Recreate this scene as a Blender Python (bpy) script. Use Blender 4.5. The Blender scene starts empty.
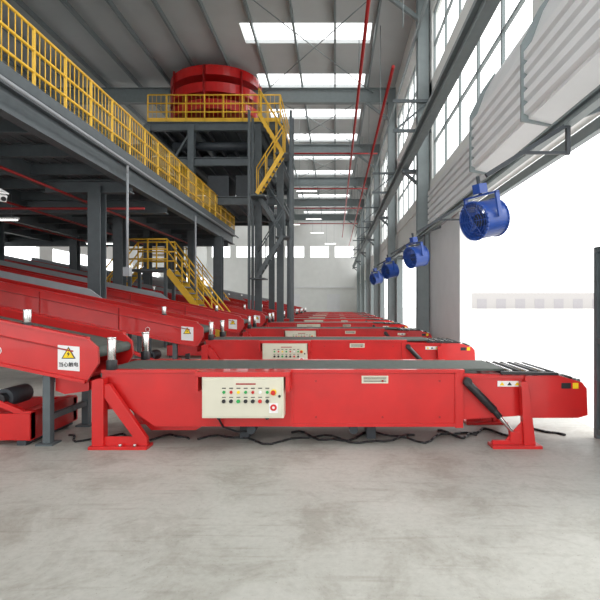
import bpy, bmesh, math, random
from mathutils import Vector, Matrix
random.seed(3)
sc = bpy.context.scene
sc.view_settings.view_transform = 'Standard'
sc.view_settings.look = 'None'
sc.view_settings.exposure = 0.0

# ---------------------------------------------------------------- materials
def mat(name, col, rough=0.5, metal=0.0, var=0.06, nscale=6.0, emis=0.0, bump=0.0, coat=0.0):
    m = bpy.data.materials.new(name); m.use_nodes = True
    nt = m.node_tree; b = nt.nodes['Principled BSDF']
    b.inputs['Roughness'].default_value = rough
    b.inputs['Metallic'].default_value = metal
    b.inputs['Coat Weight'].default_value = coat
    tc = nt.nodes.new('ShaderNodeTexCoord')
    n = nt.nodes.new('ShaderNodeTexNoise'); n.inputs['Scale'].default_value = nscale
    n.inputs['Detail'].default_value = 5
    nt.links.new(tc.outputs['Object'], n.inputs['Vector'])
    r = nt.nodes.new('ShaderNodeValToRGB')
    r.color_ramp.elements[0].position = 0.3; r.color_ramp.elements[1].position = 0.7
    r.color_ramp.elements[0].color = tuple(max(0, c*(1-var)) for c in col)+(1,)
    r.color_ramp.elements[1].color = tuple(min(1, c*(1+var)) for c in col)+(1,)
    nt.links.new(n.outputs['Fac'], r.inputs['Fac'])
    nt.links.new(r.outputs['Color'], b.inputs['Base Color'])
    if bump:
        bp = nt.nodes.new('ShaderNodeBump'); bp.inputs['Strength'].default_value = bump
        bp.inputs['Distance'].default_value = 0.01
        nt.links.new(n.outputs['Fac'], bp.inputs['Height'])
        nt.links.new(bp.outputs['Normal'], b.inputs['Normal'])
    if emis:
        b.inputs['Emission Color'].default_value = tuple(col)+(1,)
        b.inputs['Emission Strength'].default_value = emis
    return m

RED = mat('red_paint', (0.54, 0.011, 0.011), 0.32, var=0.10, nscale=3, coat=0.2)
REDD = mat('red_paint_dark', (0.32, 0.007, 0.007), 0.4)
BELT = mat('belt_rubber', (0.070, 0.085, 0.075), 0.7, var=0.2, nscale=20)
CREAM = mat('cream_cabinet_paint', (0.64, 0.62, 0.50), 0.4, var=0.02)
BLACK = mat('black_rubber', (0.012, 0.012, 0.014), 0.4)
CHROME = mat('brushed_steel', (0.65, 0.65, 0.64), 0.22, 1.0)
STEEL = mat('grey_steel_paint', (0.085, 0.103, 0.112), 0.5, var=0.1)
STEELD = mat('dark_steel_paint', (0.035, 0.042, 0.05), 0.55, var=0.12)
STEELL = mat('column_green_grey', (0.20, 0.235, 0.24), 0.5)
YEL = mat('yellow_rail_paint', (0.78, 0.46, 0.03), 0.4)
WHITE = mat('white_sticker', (0.78, 0.78, 0.78), 0.5, var=0.01)
YST = mat('yellow_sticker', (0.9, 0.62, 0.01), 0.5, var=0.01)
GREEN = mat('green_button', (0.02, 0.35, 0.08), 0.3)
BLUE = mat('blue_fan_paint', (0.010, 0.055, 0.28), 0.4, var=0.1, coat=0.1)
CLAD = mat('white_cladding', (0.74, 0.75, 0.76), 0.5, var=0.03, nscale=2)
WALL = mat('wall_panel_white', (0.76, 0.77, 0.75), 0.7, var=0.03, nscale=1.5)
ROOF = mat('roof_sheet', (0.50, 0.52, 0.52), 0.6, var=0.04, nscale=1)  # base colour lightened to imitate haze in the hall
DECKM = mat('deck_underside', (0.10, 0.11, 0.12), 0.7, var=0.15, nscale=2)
LAMP = mat('lamp_tube', (1, 1, 0.96), 0.5, emis=4.0)
GREYB = mat('grey_guard', (0.30, 0.32, 0.34), 0.5)
SHED = mat('shed_render', (0.36, 0.345, 0.34), 0.8)
SHEDD = mat('shed_door_grey', (0.30, 0.29, 0.30), 0.8)

def floor_mat(name, c1, c2, rough, dirt=0.0):
    m = bpy.data.materials.new(name); m.use_nodes = True
    nt = m.node_tree; b = nt.nodes['Principled BSDF']; L = nt.links.new
    tc = nt.nodes.new('ShaderNodeTexCoord')
    def noise(sc_, det, ro=.6, dist=0.0):
        n = nt.nodes.new('ShaderNodeTexNoise'); n.inputs['Scale'].default_value = sc_
        n.inputs['Detail'].default_value = det; n.inputs['Roughness'].default_value = ro
        n.inputs['Distortion'].default_value = dist
        L(tc.outputs['Object'], n.inputs['Vector']); return n
    def ramp(src, p0, c0, p1, c1_):
        r = nt.nodes.new('ShaderNodeValToRGB')
        r.color_ramp.elements[0].position = p0; r.color_ramp.elements[1].position = p1
        r.color_ramp.elements[0].color = c0+(1,); r.color_ramp.elements[1].color = c1_+(1,)
        L(src, r.inputs['Fac']); return r
    def mul(a, bb, f):
        mx = nt.nodes.new('ShaderNodeMix'); mx.data_type = 'RGBA'; mx.blend_type = 'MULTIPLY'
        mx.inputs['Factor'].default_value = f
        L(a, mx.inputs['A']); L(bb, mx.inputs['B']); return mx.outputs['Result']
    base = ramp(noise(.8, 8, .65).outputs['Fac'], .35, c1, .65, c2).outputs['Color']
    fine = ramp(noise(22, 5).outputs['Fac'], .3, (.72, .72, .71), .6, (1, 1, 1)).outputs['Color']
    c = mul(base, fine, .4)
    if dirt:
        st = ramp(noise(1.7, 10, .75, .4).outputs['Fac'], .38, (.62, .60, .56), .52, (1, 1, 1)).outputs['Color']
        c = mul(c, st, dirt)
        sp = ramp(noise(55, 3).outputs['Fac'], .29, (.45, .42, .38), .35, (1, 1, 1)).outputs['Color']
        c = mul(c, sp, dirt)
        mp = nt.nodes.new('ShaderNodeMapping'); mp.inputs['Scale'].default_value = (.8, 9, 1)
        mp.inputs['Rotation'].default_value = (0, 0, .35)
        L(tc.outputs['Object'], mp.inputs['Vector'])
        n3 = nt.nodes.new('ShaderNodeTexNoise'); n3.inputs['Scale'].default_value = 1.6; n3.inputs['Detail'].default_value = 6
        L(mp.outputs['Vector'], n3.inputs['Vector'])
        sk = ramp(n3.outputs['Fac'], .30, (.75, .73, .70), .42, (1, 1, 1)).outputs['Color']
        c = mul(c, sk, dirt)
        n2 = noise(1.4, 6, .6)
        mr = nt.nodes.new('ShaderNodeMapRange'); mr.inputs['To Min'].default_value = rough-.1
        mr.inputs['To Max'].default_value = rough+.2
        L(n2.outputs['Fac'], mr.inputs['Value']); L(mr.outputs['Result'], b.inputs['Roughness'])
    else: b.inputs['Roughness'].default_value = rough
    L(c, b.inputs['Base Color'])
    return m
FLOOR = floor_mat('polished_concrete', (0.36, 0.362, 0.33), (0.43, 0.432, 0.40), 0.5, dirt=.6)
YARD = floor_mat('yard_concrete', (0.62, 0.61, 0.59), (0.70, 0.69, 0.67), 0.8)

# ---------------------------------------------------------------- mesh builder
class MB:
    def __init__(s, name):
        s.name = name; s.bm = bmesh.new(); s.mats = []
    def mi(s, m):
        if m not in s.mats: s.mats.append(m)
        return s.mats.index(m)
    def box(s, x0, x1, y0, y1, z0, z1, m):
        return s.prism([(x0, z0), (x1, z0), (x1, z1), (x0, z1)], y0, y1, m)
    def prism(s, poly, y0, y1, m):
        """polygon in XZ extruded along Y"""
        i = s.mi(m); bm = s.bm
        a = [bm.verts.new((p[0], y0, p[1])) for p in poly]
        b = [bm.verts.new((p[0], y1, p[1])) for p in poly]
        fs = [bm.faces.new(a), bm.faces.new(b[::-1])]
        n = len(poly)
        for k in range(n):
            fs.append(bm.faces.new((a[k], b[k], b[(k+1) % n], a[(k+1) % n])))
        for f in fs: f.material_index = i
        bmesh.ops.recalc_face_normals(bm, faces=fs)
        return fs
    def bar(s, p, q, w, h, m, up=Vector((0, 0, 1))):
        p = Vector(p); q = Vector(q); d = (q-p).normalized()
        if abs(d.dot(up)) > 0.98: up = Vector((0, 1, 0))
        sx = d.cross(up).normalized(); uz = sx.cross(d).normalized()
        i = s.mi(m); bm = s.bm; L = []
        for c in (p, q):
            L.append([bm.verts.new(c+sx*(a*w/2)+uz*(b*h/2)) for a, b in ((-1, -1), (1, -1), (1, 1), (-1, 1))])
        a, b = L
        fs = [bm.faces.new(a), bm.faces.new(b[::-1])]
        for k in range(4): fs.append(bm.faces.new((a[k], b[k], b[(k+1) % 4], a[(k+1) % 4])))
        for f in fs: f.material_index = i
        bmesh.ops.recalc_face_normals(bm, faces=fs)
    def ibeam(s, p, q, w, h, m, up=Vector((0, 0, 1)), t=0.03):
        p = Vector(p); q = Vector(q); d = (q-p).normalized()
        u = up
        if abs(d.dot(u)) > 0.98: u = Vector((0, 1, 0))
        sx = d.cross(u).normalized(); uz = sx.cross(d).normalized()
        s.bar(p+uz*(h/2-t/2), q+uz*(h/2-t/2), w, t, m, u)
        s.bar(p-uz*(h/2-t/2), q-uz*(h/2-t/2), w, t, m, u)
        s.bar(p, q, t*0.7, h-2*t, m, u)
    def cyl(s, p, q, r, m, seg=14, r2=None, caps=True, smooth=True):
        p = Vector(p); q = Vector(q); d = (q-p).normalized()
        r2 = r if r2 is None else r2
        up = Vector((0, 0, 1)) if abs(d.z) < 0.9 else Vector((0, 1, 0))
        sx = d.cross(up).normalized(); uz = sx.cross(d).normalized()
        i = s.mi(m); bm = s.bm
        a = [bm.verts.new(p+(sx*math.cos(t)+uz*math.sin(t))*r) for t in [2*math.pi*k/seg for k in range(seg)]]
        b = [bm.verts.new(q+(sx*math.cos(t)+uz*math.sin(t))*r2) for t in [2*math.pi*k/seg for k in range(seg)]]
        fs = []
        for k in range(seg):
            f = bm.faces.new((a[k], b[k], b[(k+1) % seg], a[(k+1) % seg])); f.smooth = smooth; fs.append(f)
        if caps: fs += [bm.faces.new(a[::-1]), bm.faces.new(b)]
        for f in fs: f.material_index = i
        bmesh.ops.recalc_face_normals(bm, faces=fs)
    def tube(s, pts, r, m, seg=8):
        for k in range(len(pts)-1): s.cyl(pts[k], pts[k+1], r, m, seg)
    def obj(s, loc=(0, 0, 0), bevel=0.0, parent=None):
        me = bpy.data.meshes.new(s.name); s.bm.to_mesh(me); s.bm.free()
        for m in s.mats: me.materials.append(m)
        o = bpy.data.objects.new(s.name, me); o.location = loc
        sc.collection.objects.link(o)
        if bevel:
            md = o.modifiers.new('bevel', 'BEVEL'); md.width = bevel; md.segments = 2
            md.limit_method = 'ANGLE'; md.angle_limit = math.radians(50)
        if parent: o.parent = parent
        return o
def inst(o, dy, dx=0):
    n = bpy.data.objects.new(o.name.split('.')[0], o.data)
    n.location = (o.location.x+dx, o.location.y+dy, o.location.z)
    n.rotation_euler = o.rotation_euler
    sc.collection.objects.link(n)
    for md in o.modifiers:
        k = n.modifiers.new(md.name, md.type); k.width = md.width; k.segments = md.segments
        k.limit_method = md.limit_method; k.angle_limit = md.angle_limit
    return n

# ---------------------------------------------------------------- camera
cam = bpy.data.cameras.new('camera'); co = bpy.data.objects.new('camera', cam)
sc.collection.objects.link(co); sc.camera = co
co.location = (0, 0, 1.5); co.rotation_euler = (math.pi/2, 0, 0)
cam.sensor_width = 36; cam.lens = 28.8
cam.shift_x = -35/600; cam.shift_y = 3/600; cam.clip_end = 400

# ---------------------------------------------------------------- world + soft hazy sun
w = bpy.data.worlds.new('overcast_sky'); sc.world = w; w.use_nodes = True
bg = w.node_tree.nodes['Background']
bg.inputs['Color'].default_value = (0.985, 0.99, 0.99, 1); bg.inputs['Strength'].default_value = 2.8
sl = bpy.data.lights.new('hazy_sun', 'SUN'); sl.energy = 2.6; sl.angle = math.radians(35); sl.color = (1, .98, .94)
so = bpy.data.objects.new('hazy_sun', sl); sc.collection.objects.link(so)
so.rotation_euler = Vector((-.80, -.12, -.58)).to_track_quat('-Z', 'Y').to_euler(); so.location = (30, 5, 25)

# ---------------------------------------------------------------- shell
PB = 8.1; CB = 6.65          # bay pitch / first column line
b = MB('floor'); b.box(-16, 3.1, -6, 60, -0.2, 0, FLOOR); b.obj()
b = MB('yard_ground'); b.box(3.1, 120, -40, 160, -0.25, -0.02, YARD); b.obj()

XW = 2.9
b = MB('wall_right')
b.box(XW, XW+.2, -6, 0, 0, 3.7, WALL)
b.box(XW, XW+.2, 11.1, 14.9, 0, 3.7, CLAD)
ops = [(15.4, 22.3), (23.5, 30.4), (31.6, 38.5), (39.7, 46.6), (47.8, 54.7)]
prev = 14.9
for a, c in ops:
    b.box(XW, XW+.2, prev, a, 0, 3.7, WALL); prev = c
b.box(XW, XW+.2, prev, 60, 0, 3.7, WALL)
b.box(XW, XW+.2, -6, 60, 4.75, 5.2, WALL)
b.box(XW, XW+.2, -6, 60, 7.4, 8.2, WALL)
b.box(XW, XW+.2, -6, 60, 10.2, 12.2, WALL)
b.box(XW+.05, XW+.2, -6, 60, 3.7, 4.75, WALL)
for k in range(-1, 7):
    yc = CB+PB*k
    b.box(XW, XW+.2, yc-.4, yc+.4, 5.2, 10.2, WALL)
b.obj()
b = MB('ribbed_door_header')
poly = []
nr = 7; z0 = 3.62; hh = 1.25/nr
for k in range(nr):
    za = z0+k*hh
    poly += [(XW-.05, za), (XW-.12, za+hh*.15), (XW-.12, za+hh*.78), (XW-.05, za+hh*.9)]
poly += [(XW-.05, z0+1.25), (XW-.01, z0+1.25), (XW-.01, z0)]
b.prism(poly, -4, 14.4, CLAD)
b.obj()
b = MB('ribbed_shutter_hood')
pr = [(XW-.13, 3.72), (2.42, 3.80)]
for k in range(5):
    za = 3.84+.17*k
    pr += [(2.42, za), (2.36, za+.03), (2.36, za+.12), (2.42, za+.15)]
pr += [(2.44, 4.72), (2.60, 5.15), (XW-.13, 5.45)]
b.prism(pr, -1.0, 8.3, CLAD)
for yy in (1.2, 3.6, 6.0, 8.3): b.prism([(XW-.13, 3.70), (2.33, 3.78), (2.33, 4.74), (2.56, 5.2), (XW-.13, 5.5)], yy, yy+.04, STEELL)
b.obj()
b = MB('window_1')
for z0, z1 in ((5.2, 7.4), (8.2, 10.2)):
    for k in range(-1, 7):
        ya = CB+PB*k+.4; yb = ya+PB-.8
        if yb > 60: yb = 59.9
        for t in range(6):
            yy = ya+(yb-ya)*t/5
            b.box(XW+.05, XW+.11, yy-.035, yy+.035, z0, z1, STEELL)
        for zz in (z0+.03, (z0+z1)/2, z1-.03):
            b.box(XW+.05, XW+.11, ya, yb, zz-.03, zz+.03, STEELL)
b.obj()
b = MB('door_frame_1')
b.box(XW-.04, XW+.24, 11.0, 11.1, 0, 3.6, CLAD)
for a, c in ops:
    b.box(XW-.04, XW+.24, a, a+.1, 0, 3.7, STEELL); b.box(XW-.04, XW+.24, c-.1, c, 0, 3.7, STEELL)
b.box(XW+.21, XW+.3, 0, 55, 3.55, 3.7, STEELL)
b.obj()
b = MB('sliding_dock_gate')
b.box(XW+.02, XW+.08, 3.6, 5.36, .05, 2.1, STEEL)
for yy in (3.6, 4.5, 5.30): b.box(XW-.01, XW+.11, yy, yy+.06, 0, 2.12, STEEL)
for zz in (.05, 1.05, 2.06): b.box(XW-.005, XW+.105, 3.6, 5.36, zz, zz+.06, STEEL)
b.obj()

b = MB('wall_left')
b.box(-16.2, -16, -6, 60, 0, 3.3, WALL)
b.box(-16.2, -16, -6, 60, 4.6, 12.2, WALL)
for yy in (-6, 0, 8, 14, 20, 26, 32, 38, 44, 50, 56): b.box(-16.2, -16, yy, yy+1.2, 3.3, 4.6, WALL)
b.obj()
b = MB('wall_back')
b.box(-16.2, 3.1, 60, 60.2, 0, 7.2, WALL); b.box(-16.2, 3.1, 60, 60.2, 8.6, 12.2, WALL)
for k in range(7): b.box(-16.2+3.08*k, -15.4+3.08*k, 60, 60.2, 7.2, 8.6, WALL)
for x in (-6, -1): b.box(x, x+1.6, 59.9, 60, 0, 2.6, CLAD)
b.box(-9, 2.5, 59.85, 60, 3.4, 3.55, CLAD)
b.obj()

sky = [(-2, 3), (5, 7), (10, 11.6), (14, 15.4), (18, 19.4), (22, 23.4), (26, 27.4), (29.8, 31.2), (33.8, 35.2), (38, 39.4), (42, 43.4), (46.5, 48), (51, 52.5), (55, 56.5), (57.8, 59.2)]  # skylight strips; the nearest, out of view, are added for daylight
b = MB('ceiling')
prev = -6
for a, c in sky:
    b.box(-16.2, 3.1, prev, a, 12, 12.15, ROOF)
    left = a < 16 or a > 36  # extra roof openings on the mezzanine side, added to let in light
    b.box(-16.2, -13.0 if left else -3.6, a, c, 12, 12.15, ROOF)
    if left: b.box(-8.5, -3.6, a, c, 12, 12.15, ROOF)
    b.box(1.4, 3.1, a, c, 12, 12.15, ROOF)
    prev = c
b.box(-16.2, 3.1, prev, 60.2, 12, 12.15, ROOF)
b.obj()
b = MB('roof_steelwork')
for k in range(-1, 7):
    yc = CB+PB*k
    b.ibeam((-15.95, yc, 11.35), (XW-.02, yc, 11.35), .28, .7, STEELL)
x = -15.5
while x < 2.9:
    b.bar((x, -6, 11.85), (x, 59.9, 11.85), .08, .2, STEELL); x += 1.55
for k in range(0, 6):
    yc = CB+PB*k
    b.cyl((-3.4, yc, 11.5), (1.8, yc+PB, 11.5), .02, STEELL, 6)
    b.cyl((1.8, yc, 11.5), (-3.4, yc+PB, 11.5), .02, STEELL, 6)
b.obj()

b = MB('steel_column')
b.ibeam((2.69, 14.75, 0), (2.69, 14.75, 11.0), .34, .36, STEELL, up=Vector((0, 1, 0)), t=.04)
b.box(2.46, 2.88, 14.5, 15.0, 0, .04, STEELL)
b.bar((2.6, 14.75, 10.2), (1.4, 14.75, 11.1), .12, .12, STEELL)
col = b.obj()
for k in range(1, 6): inst(col, PB*k)
b = MB('crane_runway_beam')
b.ibeam((2.2, 4.2, 5.85), (2.2, 59, 5.85), .2, .32, STEELL)
for k in range(1, 7):
    yc = CB+PB*k+.25
    b.bar((2.1, yc, 5.6), (2.85, yc, 5.6), .2, .1, STEEL)
    b.bar((2.2, yc, 5.55), (2.83, yc, 5.0), .1, .08, STEEL)
b.obj()
b = MB('wall_bracing')
for z, x in ((6.7, 2.45), (9.6, 2.45)):
    b.bar((x, CB, z), (x, 59, z), .07, .1, STEELL)
for k in range(0, 7):
    yc = CB+PB*k-.25
    for z in (6.7, 7.6):
        b.bar((1.75, yc, z), (2.9, yc, z), .07, .09, STEEL)
    b.bar((1.8, yc, 6.7), (2.85, yc, 7.6), .05, .05, STEEL)
b.obj()

# ---------------------------------------------------------------- telescopic conveyors
def telescopic():
    b = MB('telescopic_belt_conveyor')
    Y0, Y1 = 5.05, 5.95
    side = [(-2.45, .78), (-2.45, .38), (-2.15, .38), (-1.9, .20), (1.33, .20), (1.33, .76)]
    for ya, yb in ((Y0, Y0+.04), (Y1-.04, Y1)): b.prism(side, ya, yb, RED)
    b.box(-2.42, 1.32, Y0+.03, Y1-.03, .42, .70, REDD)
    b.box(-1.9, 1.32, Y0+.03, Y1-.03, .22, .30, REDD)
    b.prism([(-2.25, .40), (-1.98, .13), (-1.5, .13), (-1.3, .25), (-1.3, .40)], Y0+.12, Y1-.12, RED)
    for ya, yb in ((Y0-.02, Y0+.06), (Y1-.06, Y1+.02)):
        b.box(-2.45, 1.36, ya, yb, .765, .80, RED)
    b.box(-.45, 1.33, Y0-.015, Y0, .20, .235, RED)
    b.box(1.26, 1.345, Y0-.018, Y1+.018, .19, .77, RED)
    b.box(-.47, -.44, Y0-.012, Y0, .22, .76, RED)
    for x in (-.2, .5, 1.1):
        for z in (.30, .68): b.cyl((x, Y0-.01, z), (x, Y0, z), .012, REDD, 8)
    b.box(-2.42, 1.8, Y0+.07, Y1-.07, .775, .80, BELT)
    b.cyl((-2.44, Y0+.07, .735), (-2.44, Y1-.07, .735), .062, BELT, 18)
    s2 = [(1.3, .755), (2.06, .73), (2.06, .31), (1.3, .26)]
    for ya, yb in ((Y0+.04, Y0+.07), (Y1-.07, Y1-.04)): b.prism(s2, ya, yb, RED)
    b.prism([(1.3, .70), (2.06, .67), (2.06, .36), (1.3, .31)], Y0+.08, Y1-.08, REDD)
    b.box(1.345, 2.0, Y0+.025, Y0+.04, .70, .735, RED)
    nose = [(2.0, .73), (2.33, .745), (2.60, .665), (2.65, .60), (2.66, .32), (2.56, .29), (2.0, .29)]
    for ya, yb in ((Y0+.0, Y0+.05), (Y1-.05, Y1)): b.prism(nose, ya, yb, RED)
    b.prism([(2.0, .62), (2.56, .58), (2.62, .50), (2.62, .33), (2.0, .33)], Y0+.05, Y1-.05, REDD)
    b.prism([(2.56, .6), (2.66, .57), (2.67, .33), (2.56, .31)], Y0+.02, Y1-.02, RED)
    n = 10
    for k in range(n):
        x = 1.78+.8*k/(n-1); z = .765 - max(0, x-2.3)*.27 - (x-1.78)*.02
        b.cyl((x, Y0+.04, z), (x, Y1-.04, z), .026, CHROME if k % 2 else BLACK, 10)
    b.bar((1.74, Y0-.0, .765), (2.34, Y0-.0, .755), .03, .03, BLACK)
    b.box(-1.42, -.46, Y0-.20, Y0-.0, .752, .80, RED)
    b.box(-.50, -.46, Y0-.2, Y0, .60, .76, RED)
    b.box(-1.42, -1.385, Y0-.2, Y0, .60, .76, RED)
    yf = Y0-.2
    b.box(-1.345, -.52, yf+.005, Y0, .335, .75, CREAM)
    b.box(-1.325, -.54, yf-.008, yf+.006, .355, .73, CREAM)
    b.cyl((-.56, yf-.02, .56), (-.56, yf-.005, .56), .014, BLACK, 8)
    for k in range(7):
        x = -1.12+.073*k
        b.cyl((x, yf-.02, .60), (x, yf-.005, .60), .016, [GREEN, RED, YST, GREEN, RED, WHITE, GREEN][k], 10)
        b.box(x-.02, x+.02, yf-.011, yf-.007, .635, .645, BLACK)
    for k in range(7):
        x = -1.12+.073*k
        b.cyl((x, yf-.03, .51), (x, yf-.005, .51), .019, [BLACK, BLACK, GREEN, BLACK, BLACK, RED, BLACK][k], 10)
        b.box(x-.02, x+.02, yf-.011, yf-.007, .545, .553, BLACK)
    b.cyl((-.62, yf-.035, .60), (-.62, yf-.005, .60), .03, YST, 12); b.cyl((-.62, yf-.05, .60), (-.62, yf-.03, .60), .024, RED, 12)
    b.box(-.665, -.575, yf-.011, yf-.007, .39, .49, WHITE)
    b.cyl((-.62, yf-.014, .445), (-.62, yf-.007, .445), .034, RED, 14)
    b.cyl((-.62, yf-.016, .445), (-.62, yf-.007, .445), .014, WHITE, 10)
    b.box(-1.0, -.8, yf-.011, yf-.007, .675, .69, REDD)
    for x in (-1.2, -.7): b.cyl((x, Y0-.1, .3), (x, Y0-.1, .34), .02, BLACK, 8)
    b.tube([(-1.2, Y0-.1, .31), (-1.18, Y0, .2), (-1.05, Y0+.1, .12), (-.9, Y0+.2, .1)], .012, BLACK, 6)
    b.box(.28, .56, Y0-.006, Y0, .655, .735, CREAM)
    for z in (.675, .69, .705, .72): b.box(.30, .54, Y0-.009, Y0-.005, z-.003, z+.003, BLACK)
    b.box(1.72, 1.98, Y0+.025, Y0+.04, .615, .675, WHITE)
    for k in range(3):
        x = 1.765+.08*k
        b.prism([(x-.025, .63), (x+.025, .63), (x, .665)], Y0+.018, Y0+.026, YST if k % 2 == 0 else BLACK)
    b.box(2.38, 2.48, Y0-.006, Y0, .60, .66, BLACK)
    b.box(2.50, 2.56, Y0-.006, Y0, .60, .66, YST)
    for ya, yb in ((Y0-.12, Y0-.02), (Y1+.02, Y1+.12)):
        b.box(-2.52, -1.92, ya-.04, yb+.04, 0, .03, RED)
        b.prism([(-2.50, .03), (-2.50, .70), (-2.44, .72), (-2.38, .72), (-2.38, .03)], ya, yb, RED)
        b.prism([(-2.38, .66), (-2.33, .66), (-1.94, .10), (-1.94, .03), (-2.02, .03), (-2.38, .52)], ya+.02, yb-.02, RED)
        b.box(-2.4, -2.0, ya+.03, ya+.045, .03, .12, RED)
        for x in (-2.2, -2.05): b.cyl((x, ya-.015, .03), (x, ya-.015, .055), .018, CHROME, 8)
    for ya, yb, sgn in ((Y0-.08, Y0+.0, -1), (Y1+.0, Y1+.08, 1)):
        b.box(1.62, 2.13, ya-.05, yb+.05, 0, .03, RED)
        b.prism([(1.93, .68), (2.00, .68), (2.08, .03), (1.96, .03)], ya, yb, RED)
        b.prism([(1.98, .30), (1.96, .03), (1.74, .03)], ya+.03, yb-.03, RED)
        b.box(1.64, 1.94, ya+.02, yb-.02, .03, .07, RED)
        yc = (ya+yb)/2
        b.cyl((1.36, yc, .69), (1.66, yc, .38), .042, BLACK, 14)
        b.cyl((1.66, yc, .38), (1.87, yc, .13), .02, CHROME, 12)
        b.cyl((1.66, yc, .38), (1.72, yc, .31), .032, BLACK, 12)
        b.cyl((1.38, yc-.04, .68), (1.38, yc+.04, .68), .045, BLACK, 12)
        b.box(1.82, 1.92, yc-.03, yc+.03, .05, .16, RED)
    for yy in (Y0+.0, Y1):
        b.cyl((-2.35, yy, .80), (-2.35, yy, .90), .055, BLACK, 14)
        b.cyl((-2.35, yy, .90), (-2.35, yy, 1.12), .042, CHROME, 16)
        b.cyl((-2.35, yy, 1.12), (-2.35, yy, 1.14), .048, CHROME, 16)
    for x in (-.9, .2): b.cyl((x, Y0+.1, .14), (x, Y1-.1, .14), .05, STEELD, 12)
    b.box(-1.0, .4, Y0+.3, Y1-.3, .12, .2, STEELD)
    for x in (-1.0, .4): b.box(x-.05, x+.05, Y0+.25, Y1-.25, 0, .2, STEELD)
    return b.obj(bevel=.005)
tc0 = telescopic()
PIT = 4.05
for k in range(1, 9): inst(tc0, PIT*k)

# ---------------------------------------------------------------- incline feeder conveyors
SL = .205
def warning_sign(b, x, z, y, s=1.0):
    w, h = .115*s, .13*s
    b.prism([(x-w, z-h), (x+w, z-h-.02), (x+w, z+h-.02), (x-w, z+h)], y-.006, y, WHITE)
    t = .075*s; zc = z+.035*s
    b.prism([(x-t, zc-.05*s), (x+t, zc-.05*s), (x, zc+.075*s)], y-.010, y-.004, BLACK)
    t = .058*s
    b.prism([(x-t, zc-.041*s), (x+t, zc-.041*s), (x, zc+.058*s)], y-.013, y-.005, YST)
    b.prism([(x+.008*s, zc+.03*s), (x-.018*s, zc-.005*s), (x, zc-.003*s), (x-.008*s, zc-.035*s), (x+.018*s, zc+.008*s), (x+.002*s, zc+.006*s)], y-.016, y-.006, BLACK)
def incline():
    b = MB('incline_belt_conveyor')
    Y0, Y1 = 5.05, 5.95; XL = -14.0; L = -2.6-XL
    def zt(x): return 1.12+(-2.6-x)*SL
    side = [(-2.6, 1.12), (-2.5, 1.03), (-2.49, .86), (-2.62, .66), (XL, .66+L*SL), (XL, 1.12+L*SL)]
    for ya, yb in ((Y0, Y0+.04), (Y1-.04, Y1)): b.prism(side, ya, yb, RED)
    for ya, yb in ((Y0-.03, Y0+.05), (Y1-.05, Y1+.03)):
        b.prism([(-2.6, 1.11), (XL, 1.11+L*SL), (XL, 1.14+L*SL), (-2.6, 1.14)], ya, yb, RED)
        b.prism([(-2.62, .655), (XL, .655+L*SL), (XL, .69+L*SL), (-2.62, .69)], ya, yb, RED)
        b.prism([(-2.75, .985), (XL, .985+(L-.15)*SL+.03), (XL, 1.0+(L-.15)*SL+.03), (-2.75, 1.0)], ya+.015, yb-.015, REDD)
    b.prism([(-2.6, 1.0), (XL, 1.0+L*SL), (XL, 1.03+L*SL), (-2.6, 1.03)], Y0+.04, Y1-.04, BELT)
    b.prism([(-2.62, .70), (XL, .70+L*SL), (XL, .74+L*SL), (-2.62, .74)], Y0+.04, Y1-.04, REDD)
    b.cyl((-2.57, Y0+.04, .97), (-2.57, Y1-.04, .97), .06, BELT, 16)
    x = -4.1
    while x > XL:
        for yy in (Y0-.012, Y1): b.bar((x, yy+.006, zt(x)-.02), (x, yy+.006, zt(x)-.44), .012, .03, REDD)
        x -= 1.5
    for x in (-3.05, -5.4, -7.9, -10.4, -12.9):
        for yy in (Y0+.06, Y1-.06):
            b.box(x-.04, x+.04, yy-.04, yy+.04, 0, zt(x)-.42, STEEL)
            b.box(x-.09, x+.09, yy-.09, yy+.09, 0, .02, STEEL)
        b.box(x-.03, x+.03, Y0+.1, Y1-.1, .25, .31, STEEL)
        if x < -4: b.bar((x, Y0+.1, .3), (x, Y1-.1, zt(x)-.55), .04, .04, STEEL)
    b.box(-4.6, -3.2, Y0-.02, Y0+.08, .06, .34, RED)
    b.box(-4.6, -3.2, Y1-.08, Y1+.02, .06, .34, RED)
    b.bar((-3.3, Y0+.03, .34), (-4.4, Y0+.03, .80), .06, .06, RED)
    b.box(-3.32, -3.2, Y0, Y1, .05, .36, RED)
    for x in (-4.5, -3.3): b.box(x-.05, x+.05, Y0, Y1, 0, .07, STEELD)
    b.cyl((-3.55, Y0+.1, .48), (-3.55, Y0+.45, .48), .10, STEELD, 16)
    b.cyl((-3.55, Y0+.02, .48), (-3.55, Y0+.1, .48), .06, BLACK, 14)
    b.prism([(-3.0, .72), (-2.64, .66), (-2.64, .56), (-2.9, .52), (-3.0, .56)], Y0+.1, Y1-.1, RED)
    b.prism([(-4.8, zt(-4.8)), (XL, zt(XL)), (XL, zt(XL)+.16), (-5.1, zt(-5.1)+.16)], Y1-.03, Y1, GREYB)
    for x in (-3.25, -6.5):
        b.cyl((x, Y0+.02, zt(x)), (x, Y0+.02, zt(x)+.04), .05, BLACK, 12)
        b.cyl((x, Y0+.02, zt(x)+.04), (x, Y0+.02, zt(x)+.18), .04, CHROME, 14)
    warning_sign(b, -2.80, .93, Y0)
    b.cyl((-3.55, Y0-.006, 1.0), (-3.55, Y0, 1.0), .045, WHITE, 16)
    b.cyl((-3.55, Y0-.009, 1.0), (-3.55, Y0-.004, 1.0), .036, REDD, 16)
    return b.obj(bevel=.004)
ic0 = incline()
for k in range(1, 9): inst(ic0, PIT*k)
cu = bpy.data.curves.new('sign_lettering', 'FONT'); cu.body = '当心触电'; cu.size = .052; cu.align_x = 'CENTER'
cu.materials.append(BLACK); cu.extrude = .001; cu.offset = .0008
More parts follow.
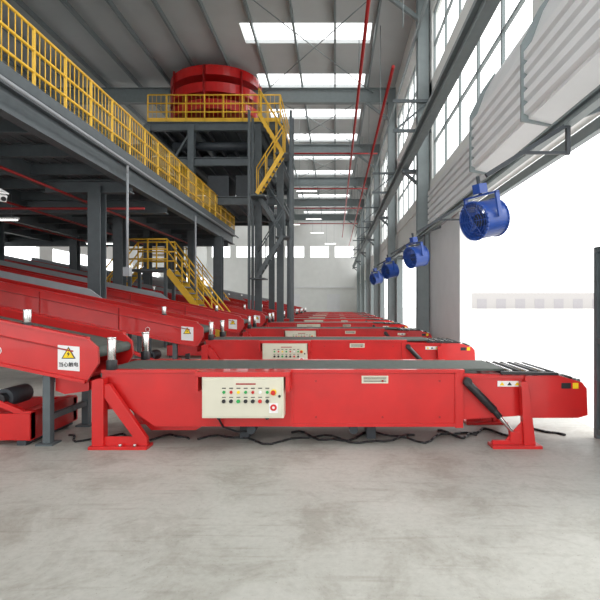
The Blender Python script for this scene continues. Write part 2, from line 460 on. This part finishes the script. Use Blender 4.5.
o = bpy.data.objects.new('sign_lettering', cu); sc.collection.objects.link(o)
o.rotation_euler = (math.pi/2, 0, 0); o.parent = ic0; o.location = (-2.80, 5.05-.008, .835)

b = MB('power_cable')
def wav(x0, x1, y0, amp, n=26, ph=0.0):
    return [(x0+(x1-x0)*t/n, y0+amp*math.sin(ph+t*.55)+amp*.4*math.sin(t*1.3), .012) for t in range(n+1)]
b.tube(wav(-1.5, .9, 5.25, .14), .012, BLACK, 6)
b.tube(wav(-.5, 1.6, 5.35, .18, ph=1.3), .012, BLACK, 6)
b.tube(wav(1.2, 2.6, 5.5, .16, ph=2.3), .014, BLACK, 6)
b.tube(wav(-3.0, -1.6, 5.3, .12, ph=2.0), .012, BLACK, 6)
b.obj()

# ---------------------------------------------------------------- fans
def fan():
    b = MB('industrial_fan')
    R, Lh = .195, .15
    seg = 28; bm = b.bm; i = b.mi(BLUE)
    b.cyl((-Lh, 0, 0), (Lh, 0, 0), R, BLUE, seg, caps=False)
    b.cyl((-Lh, 0, 0), (Lh, 0, 0), R-.012, BLUE, seg, caps=False)
    def ring(x, r, rr, n=28):
        pts = [(x, r*math.cos(2*math.pi*k/n), r*math.sin(2*math.pi*k/n)) for k in range(n+1)]
        b.tube(pts, rr, BLUE, 6)
    ring(-Lh, R, .012); ring(Lh, R, .012)
    for sx in (-1, 1):
        for r in (.05, .085, .12, .155, .18): ring(sx*(Lh+.01), r, .0035, 20)
        for k in range(6):
            a = k*math.pi/3
            b.cyl((sx*(Lh+.01), 0, 0), (sx*(Lh+.01), R*math.cos(a), R*math.sin(a)), .005, BLUE, 5)
    b.cyl((-.1, 0, 0), (.1, 0, 0), .065, STEELD, 16)
    for k in range(6):
        a = k*math.pi/3
        c, s = math.cos(a), math.sin(a); px, py = -s, c
        vs = [bm.verts.new(v) for v in ((.04, .06*c-.03*px, .06*s-.03*py), (-.02, .06*c+.03*px, .06*s+.03*py),
              (-.05, .17*c+.07*px, .17*s+.07*py), (.06, .17*c-.05*px, .17*s-.05*py))]
        f = bm.faces.new(vs); f.material_index = i
    b.bar((0, -R-.025, 0), (0, -R-.025, .25), .05, .02, BLUE); b.bar((0, R+.025, 0), (0, R+.025, .25), .05, .02, BLUE)
    b.bar((0, -R-.035, .25), (0, R+.035, .25), .05, .02, BLUE)
    b.cyl((0, 0, .25), (0, 0, .45), .02, STEELD, 10)
    b.box(-.05, .06, -.05, .05, .27, .37, BLUE)
    return b.obj()
f0 = fan(); f0.location = (1.57, 5.05, 2.38); f0.rotation_euler = (0, math.radians(-12), math.radians(28))
NF = 4
for k in range(1, NF): inst(f0, PIT*k, -.03*k)
b = MB('fan_support_arm')
b.ibeam((2.45, -2, 3.42), (2.45, 34, 3.42), .10, .12, STEELL)
for k in range(-1, 8):
    yy = 1.0+PIT*k
    b.bar((2.45, yy, 3.42), (2.9, yy, 3.58), .05, .05, STEEL)
for k in range(0, NF):
    yy = 5.05+PIT*k; xx = 1.64-.03*k
    b.bar((xx-.05, yy, 2.84), (2.45, yy, 3.38), .045, .045, STEELD)
    b.bar((xx+.3, yy, 3.08), (2.45, yy, 3.08), .03, .03, STEELD)
    b.bar((2.45, yy, 3.06), (2.45, yy, 3.4), .04, .04, STEELD)
b.obj()

# ---------------------------------------------------------------- mezzanine
b = MB('steel_mezzanine')
XE = -4.8; YA, YB = -4, 23
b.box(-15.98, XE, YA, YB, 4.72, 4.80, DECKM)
for x in (XE-.1, -7, -9, -11, -13, -15):
    b.ibeam((x, YA, 4.50), (x, YB, 4.50), .2, .42, STEEL)
y = YA+.2
while y < YB:
    b.ibeam((-15.98, y, 4.58), (XE-.1, y, 4.58), .12, .26, STEEL, t=.02); y += 1.35
for yy in (6.0, 14.0, 22.0):
    b.ibeam((-15.98, yy, 4.3), (XE-.1, yy, 4.3), .24, .4, STEEL)
x = -15.8
while x < XE-.2:
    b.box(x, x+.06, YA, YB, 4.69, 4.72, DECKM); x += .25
for x, yy in ((-7, 15.6), (-11, 15.6), (-15, 15.6), (-7, 20.3), (-11, 20.3), (-15, 20.3), (XE-.1, 20.3), (-5.75, 11.6), (-11, 11.6)):
    b.ibeam((x, yy, 0), (x, yy, 4.3), .30, .32, STEEL, up=Vector((0, 1, 0)), t=.035)
b.ibeam((-7, 11.6, 4.3), (XE-.1, 11.6, 4.3), .24, .3, STEEL)
b.box(XE-.02, XE+.0, YA, YB, 4.78, 4.98, STEEL)
y = YA
while y <= YB+.01:
    b.box(XE-.05, XE-.01, y-.02, y+.02, 4.8, 5.9, YEL); y += .9
for z in (5.9, 5.55, 5.2): b.cyl((XE-.03, YA, z), (XE-.03, YB, z), .026, YEL, 8)
b.box(XE-.045, XE-.02, YA, YB, 4.82, 4.95, YEL)
y = YA
while y <= YB: b.cyl((XE-.03, y, 4.9), (XE-.03, y, 5.9), .009, YEL, 5); y += .15
b.obj()
b = MB('drop_conduit')
b.cyl((-4.65, 10.75, 4.4), (-4.65, 10.75, 2.2), .03, GREYB, 8)
b.box(-4.72, -4.58, 10.68, 10.82, 2.1, 2.3, GREYB)
b.cyl((-4.65, 16.0, 4.4), (-4.65, 16.0, 2.0), .03, GREYB, 8)
b.cyl((-4.62, 2, 4.62), (-4.62, 22.9, 4.62), .035, GREYB, 8)
b.cyl((-4.65, 10.75, 4.4), (-4.65, 10.75, 4.62), .03, GREYB, 8)
b.obj()
b = MB('security_camera')
b.cyl((-5.35, 7.6, 4.3), (-5.35, 7.6, 3.25), .02, WHITE, 8)
b.bar((-5.35, 7.6, 3.25), (-5.15, 7.45, 3.12), .1, .1, WHITE); b.bar((-5.38, 7.62, 3.32), (-5.12, 7.43, 3.2), .13, .02, WHITE)
b.cyl((-5.15, 7.45, 3.12), (-5.13, 7.435, 3.11), .035, BLACK, 12)
b.obj()
b = MB('sprinkler_pipe')
for x in (-6.2, -8.2, -10.2): b.cyl((x, 0, 4.02), (x, 21.5, 4.02), .03, REDD, 8)
b.cyl((-14, 12.6, 3.98), (-5, 12.6, 3.98), .03, REDD, 8)
b.obj()
b = MB('fire_main_pipe')
b.cyl((.9, 4, 9.6), (.9, 59, 9.6), .055, REDD, 10)
b.cyl((1.7, 14, 8.4), (1.7, 59, 8.4), .05, REDD, 10)
for yy in (26, 34, 41, 49): b.cyl((-6, yy, 9.6), (2.3, yy, 9.6), .045, REDD, 8)
for yy in range(12, 58, 6):
    b.cyl((.9, yy, 9.6), (.9, yy, 11.9), .015, STEELL, 6); b.cyl((1.7, yy, 8.4), (1.7, yy, 11.9), .015, STEELL, 6)
b.obj()
def batten(x, y, z, zt):
    b = MB('fluorescent_lamp')
    b.box(-.6, .6, -.05, .05, 0, .05, WHITE); b.cyl((-.57, 0, -.02), (.57, 0, -.02), .018, LAMP, 8)
    for sx in (-.4, .4): b.cyl((sx, 0, .05), (sx, 0, zt-z), .006, STEELL, 5)
    return b.obj(loc=(x, y, z))
for x, y in ((-7.2, 8.6), (-9.3, 13.2), (-9.0, 18.5), (-12, 14.5)): batten(x, y, 3.8, 4.5)
for x, y in ((-1.6, 27), (-1.6, 36), (-1.6, 43), (-.5, 51), (-3.4, 31), (-3.4, 38.5)): batten(x, y, 7.8, 11.8)

# ---------------------------------------------------------------- tower platform with spiral
b = MB('steel_platform_tower')
TX0, TX1, TY0, TY1 = -7.7, -2.25, 19.75, 25.0
for x in (TX0, -5.9, -3.15, TX1):
    for yy in (TY0, TY1-1.1):
        b.ibeam((x, yy, 0), (x, yy, 8.8), .26, .28, STEEL, up=Vector((0, 1, 0)), t=.035)
for z in (5.7, 7.3, 8.75):
    for yy in (TY0, TY1-1.1, TY1): b.ibeam((TX0, yy, z), (TX1, yy, z), .2, .34, STEEL)
    for x in (TX0, -5.9, -3.15, TX1): b.ibeam((x, TY0, z), (x, TY1, z), .2, .3, STEEL)
    x = TX0+.5
    while x < TX1: b.bar((x, TY0, z+.05), (x, TY1, z+.05), .08, .18, STEELD); x += .6
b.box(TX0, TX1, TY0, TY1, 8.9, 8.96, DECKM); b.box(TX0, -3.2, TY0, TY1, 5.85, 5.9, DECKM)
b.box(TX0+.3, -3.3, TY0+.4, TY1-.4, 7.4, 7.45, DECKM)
z = 8.96; xe = TX1
for zz in (1.1, .75, .4): b.cyl((TX0, TY0, z+zz), (xe, TY0, z+zz), .03, YEL, 8); b.cyl((xe, TY0, z+zz), (xe, TY1, z+zz), .03, YEL, 8)
b.box(TX0, xe, TY0-.02, TY0+.01, z, z+.15, YEL)
x = TX0
while x <= xe+.01: b.box(x-.025, x+.025, TY0-.02, TY0+.03, z, z+1.1, YEL); x += (xe-TX0)/7
x = TX0
while x <= xe: b.cyl((x, TY0, z+.1), (x, TY0, z+1.1), .01, YEL, 5); x += .18
b.bar((TX0, TY0, 5.7), (-5.9, TY0, 8.6), .08, .08, STEEL); b.bar((-5.9, TY0, 5.7), (TX0, TY0, 8.6), .08, .08, STEEL)
for x in (-7.2, -5.4, -4.2): b.box(x, x+.9, TY0+.6, TY0+2.0, 5.9, 6.9, STEELD)
b.cyl((-6.8, TY0+.5, 8.1), (-3.4, TY0+.5, 8.1), .18, STEELD, 14)
b.obj()
b = MB('access_stair')
fl = [(-3.0, 8.96, -2.0, 7.3), (-2.0, 7.3, -3.0, 5.7), (-3.0, 5.7, -2.0, 4.1), (-2.0, 4.1, -3.0, 2.5)]
for n, (xa, za, xb, zb) in enumerate(fl):
    yy = 19.3 if n % 2 == 0 else 18.8
    M = YEL if n < 2 else STEEL
    for dy in (-.0, .4):
        b.bar((xa, yy-dy, za), (xb, yy-dy, zb), .04, .15, M if n < 2 else STEEL)
        b.cyl((xa, yy-dy, za+1.0), (xb, yy-dy, zb+1.0), .022, M, 8)
        for t in range(4):
            x = xa+(xb-xa)*t/3; z = za+(zb-za)*t/3
            b.cyl((x, yy-dy, z), (x, yy-dy, z+1.0), .018, M, 6)
    for t in range(8):
        x = xa+(xb-xa)*(t+.5)/8; z = za+(zb-za)*(t+.5)/8
        b.box(x-.09, x+.09, yy-.4, yy, z-.02, z+.02, STEEL)
    b.box(xb-.3, xb+.3, 18.4, 19.3, zb-.08, zb-.03, STEEL)
for x in (-3.3, -1.7):
    b.box(x-.05, x+.05, 18.4, 18.5, 0, 8.9, STEEL); b.box(x-.05, x+.05, 19.2, 19.3, 0, 8.9, STEEL)
b.obj()
b = MB('spiral_chute')
cx, cy = -5.5, 22.2
b.cyl((cx, cy, 8.97), (cx, cy, 11.7), .25, REDD, 20)
RO = 2.0
for lvl in range(3):
    z = 9.2+lvl*.72
    n = 48
    for k in range(n):
        a0 = 2*math.pi*k/n; a1 = 2*math.pi*(k+1)/n; zz0 = z+.72*k/n; zz1 = z+.72*(k+1)/n
        i = b.mi(RED)
        def P(r, a, z): return b.bm.verts.new((cx+r*math.cos(a), cy+r*math.sin(a), z))
        for (r0, dz0, r1, dz1) in ((.4, 0, RO, 0), (RO, -.05, RO, .36), (.4, -.05, .4, .3)):
            f = b.bm.faces.new((P(r0, a0, zz0+dz0), P(r1, a0, zz0+dz1 if r0 == r1 else zz0), P(r1, a1, zz1+dz1 if r0 == r1 else zz1), P(r0, a1, zz1+dz0)))
            f.material_index = i; f.smooth = True
for k in range(8):
    a = k*math.pi/4
    b.cyl((cx+(RO+.06)*math.cos(a), cy+(RO+.06)*math.sin(a), 8.97), (cx+(RO+.06)*math.cos(a), cy+(RO+.06)*math.sin(a), 11.5), .05, REDD, 8)
b.obj()
def crossover(xc, yc, zt_, lw, run):
    b = MB('crossover_stair')
    x0, x1 = xc-lw/2, xc+lw/2
    b.box(x0, x1, yc, yc+.8, zt_-.08, zt_, STEEL)
    for yy in (yc, yc+.8):
        for zz in (1.0, .66, .33): b.cyl((x0, yy, zt_+zz), (x1, yy, zt_+zz), .028, YEL, 8)
        for x in (x0, xc, x1): b.cyl((x, yy, zt_), (x, yy, zt_+1.0), .028, YEL, 8)
        for x in (x0+.05, x1-.05): b.box(x-.05, x+.05, yy-.05, yy+.05, 0, zt_, STEEL)
        xe = x1+run
        b.bar((x1, yy, zt_-.05), (xe, yy, .1), .05, .2, YEL)
        b.bar((x0, yy, zt_-.05), (x0-run, yy, .1), .05, .2, YEL)
        for zz in (1.0, .6):
            b.cyl((x1, yy, zt_+zz), (xe, yy, .1+zz), .026, YEL, 8); b.cyl((x0, yy, zt_+zz), (x0-run, yy, .1+zz), .026, YEL, 8)
        for t in range(1, 5):
            zz = zt_+(.1-zt_)*t/4
            for sx, xs in ((1, x1), (-1, x0)): b.cyl((xs+sx*run*t/4, yy, zz), (xs+sx*run*t/4, yy, zz+1.0), .024, YEL, 8)
    n = int(zt_/.22)
    for t in range(n):
        zz = zt_-zt_*(t+1)/(n+1)
        for sx, xs in ((1, x1), (-1, x0)):
            xx = xs+sx*run*(t+1)/(n+1); b.box(xx-.12, xx+.12, yc, yc+.8, zz-.02, zz+.02, STEEL)
    return b.obj()
crossover(-6.3, 16.15, 2.65, 1.3, 2.0)
crossover(-8.6, 24.2, 3.3, 2.2, 2.4)

# ---------------------------------------------------------------- outside
b = MB('distant_shed')
b.box(0, 80, 0, 10, 0, 3.4, SHED); b.prism([(0, 3.4), (80, 3.4), (78, 4.2), (2, 4.2)], 0, 10, SHED)
for k in range(15): b.box(2+5*k, 4.5+5*k, -.05, 0, 0, 2.6, SHEDD)
b.obj(loc=(30, 125, -.02))
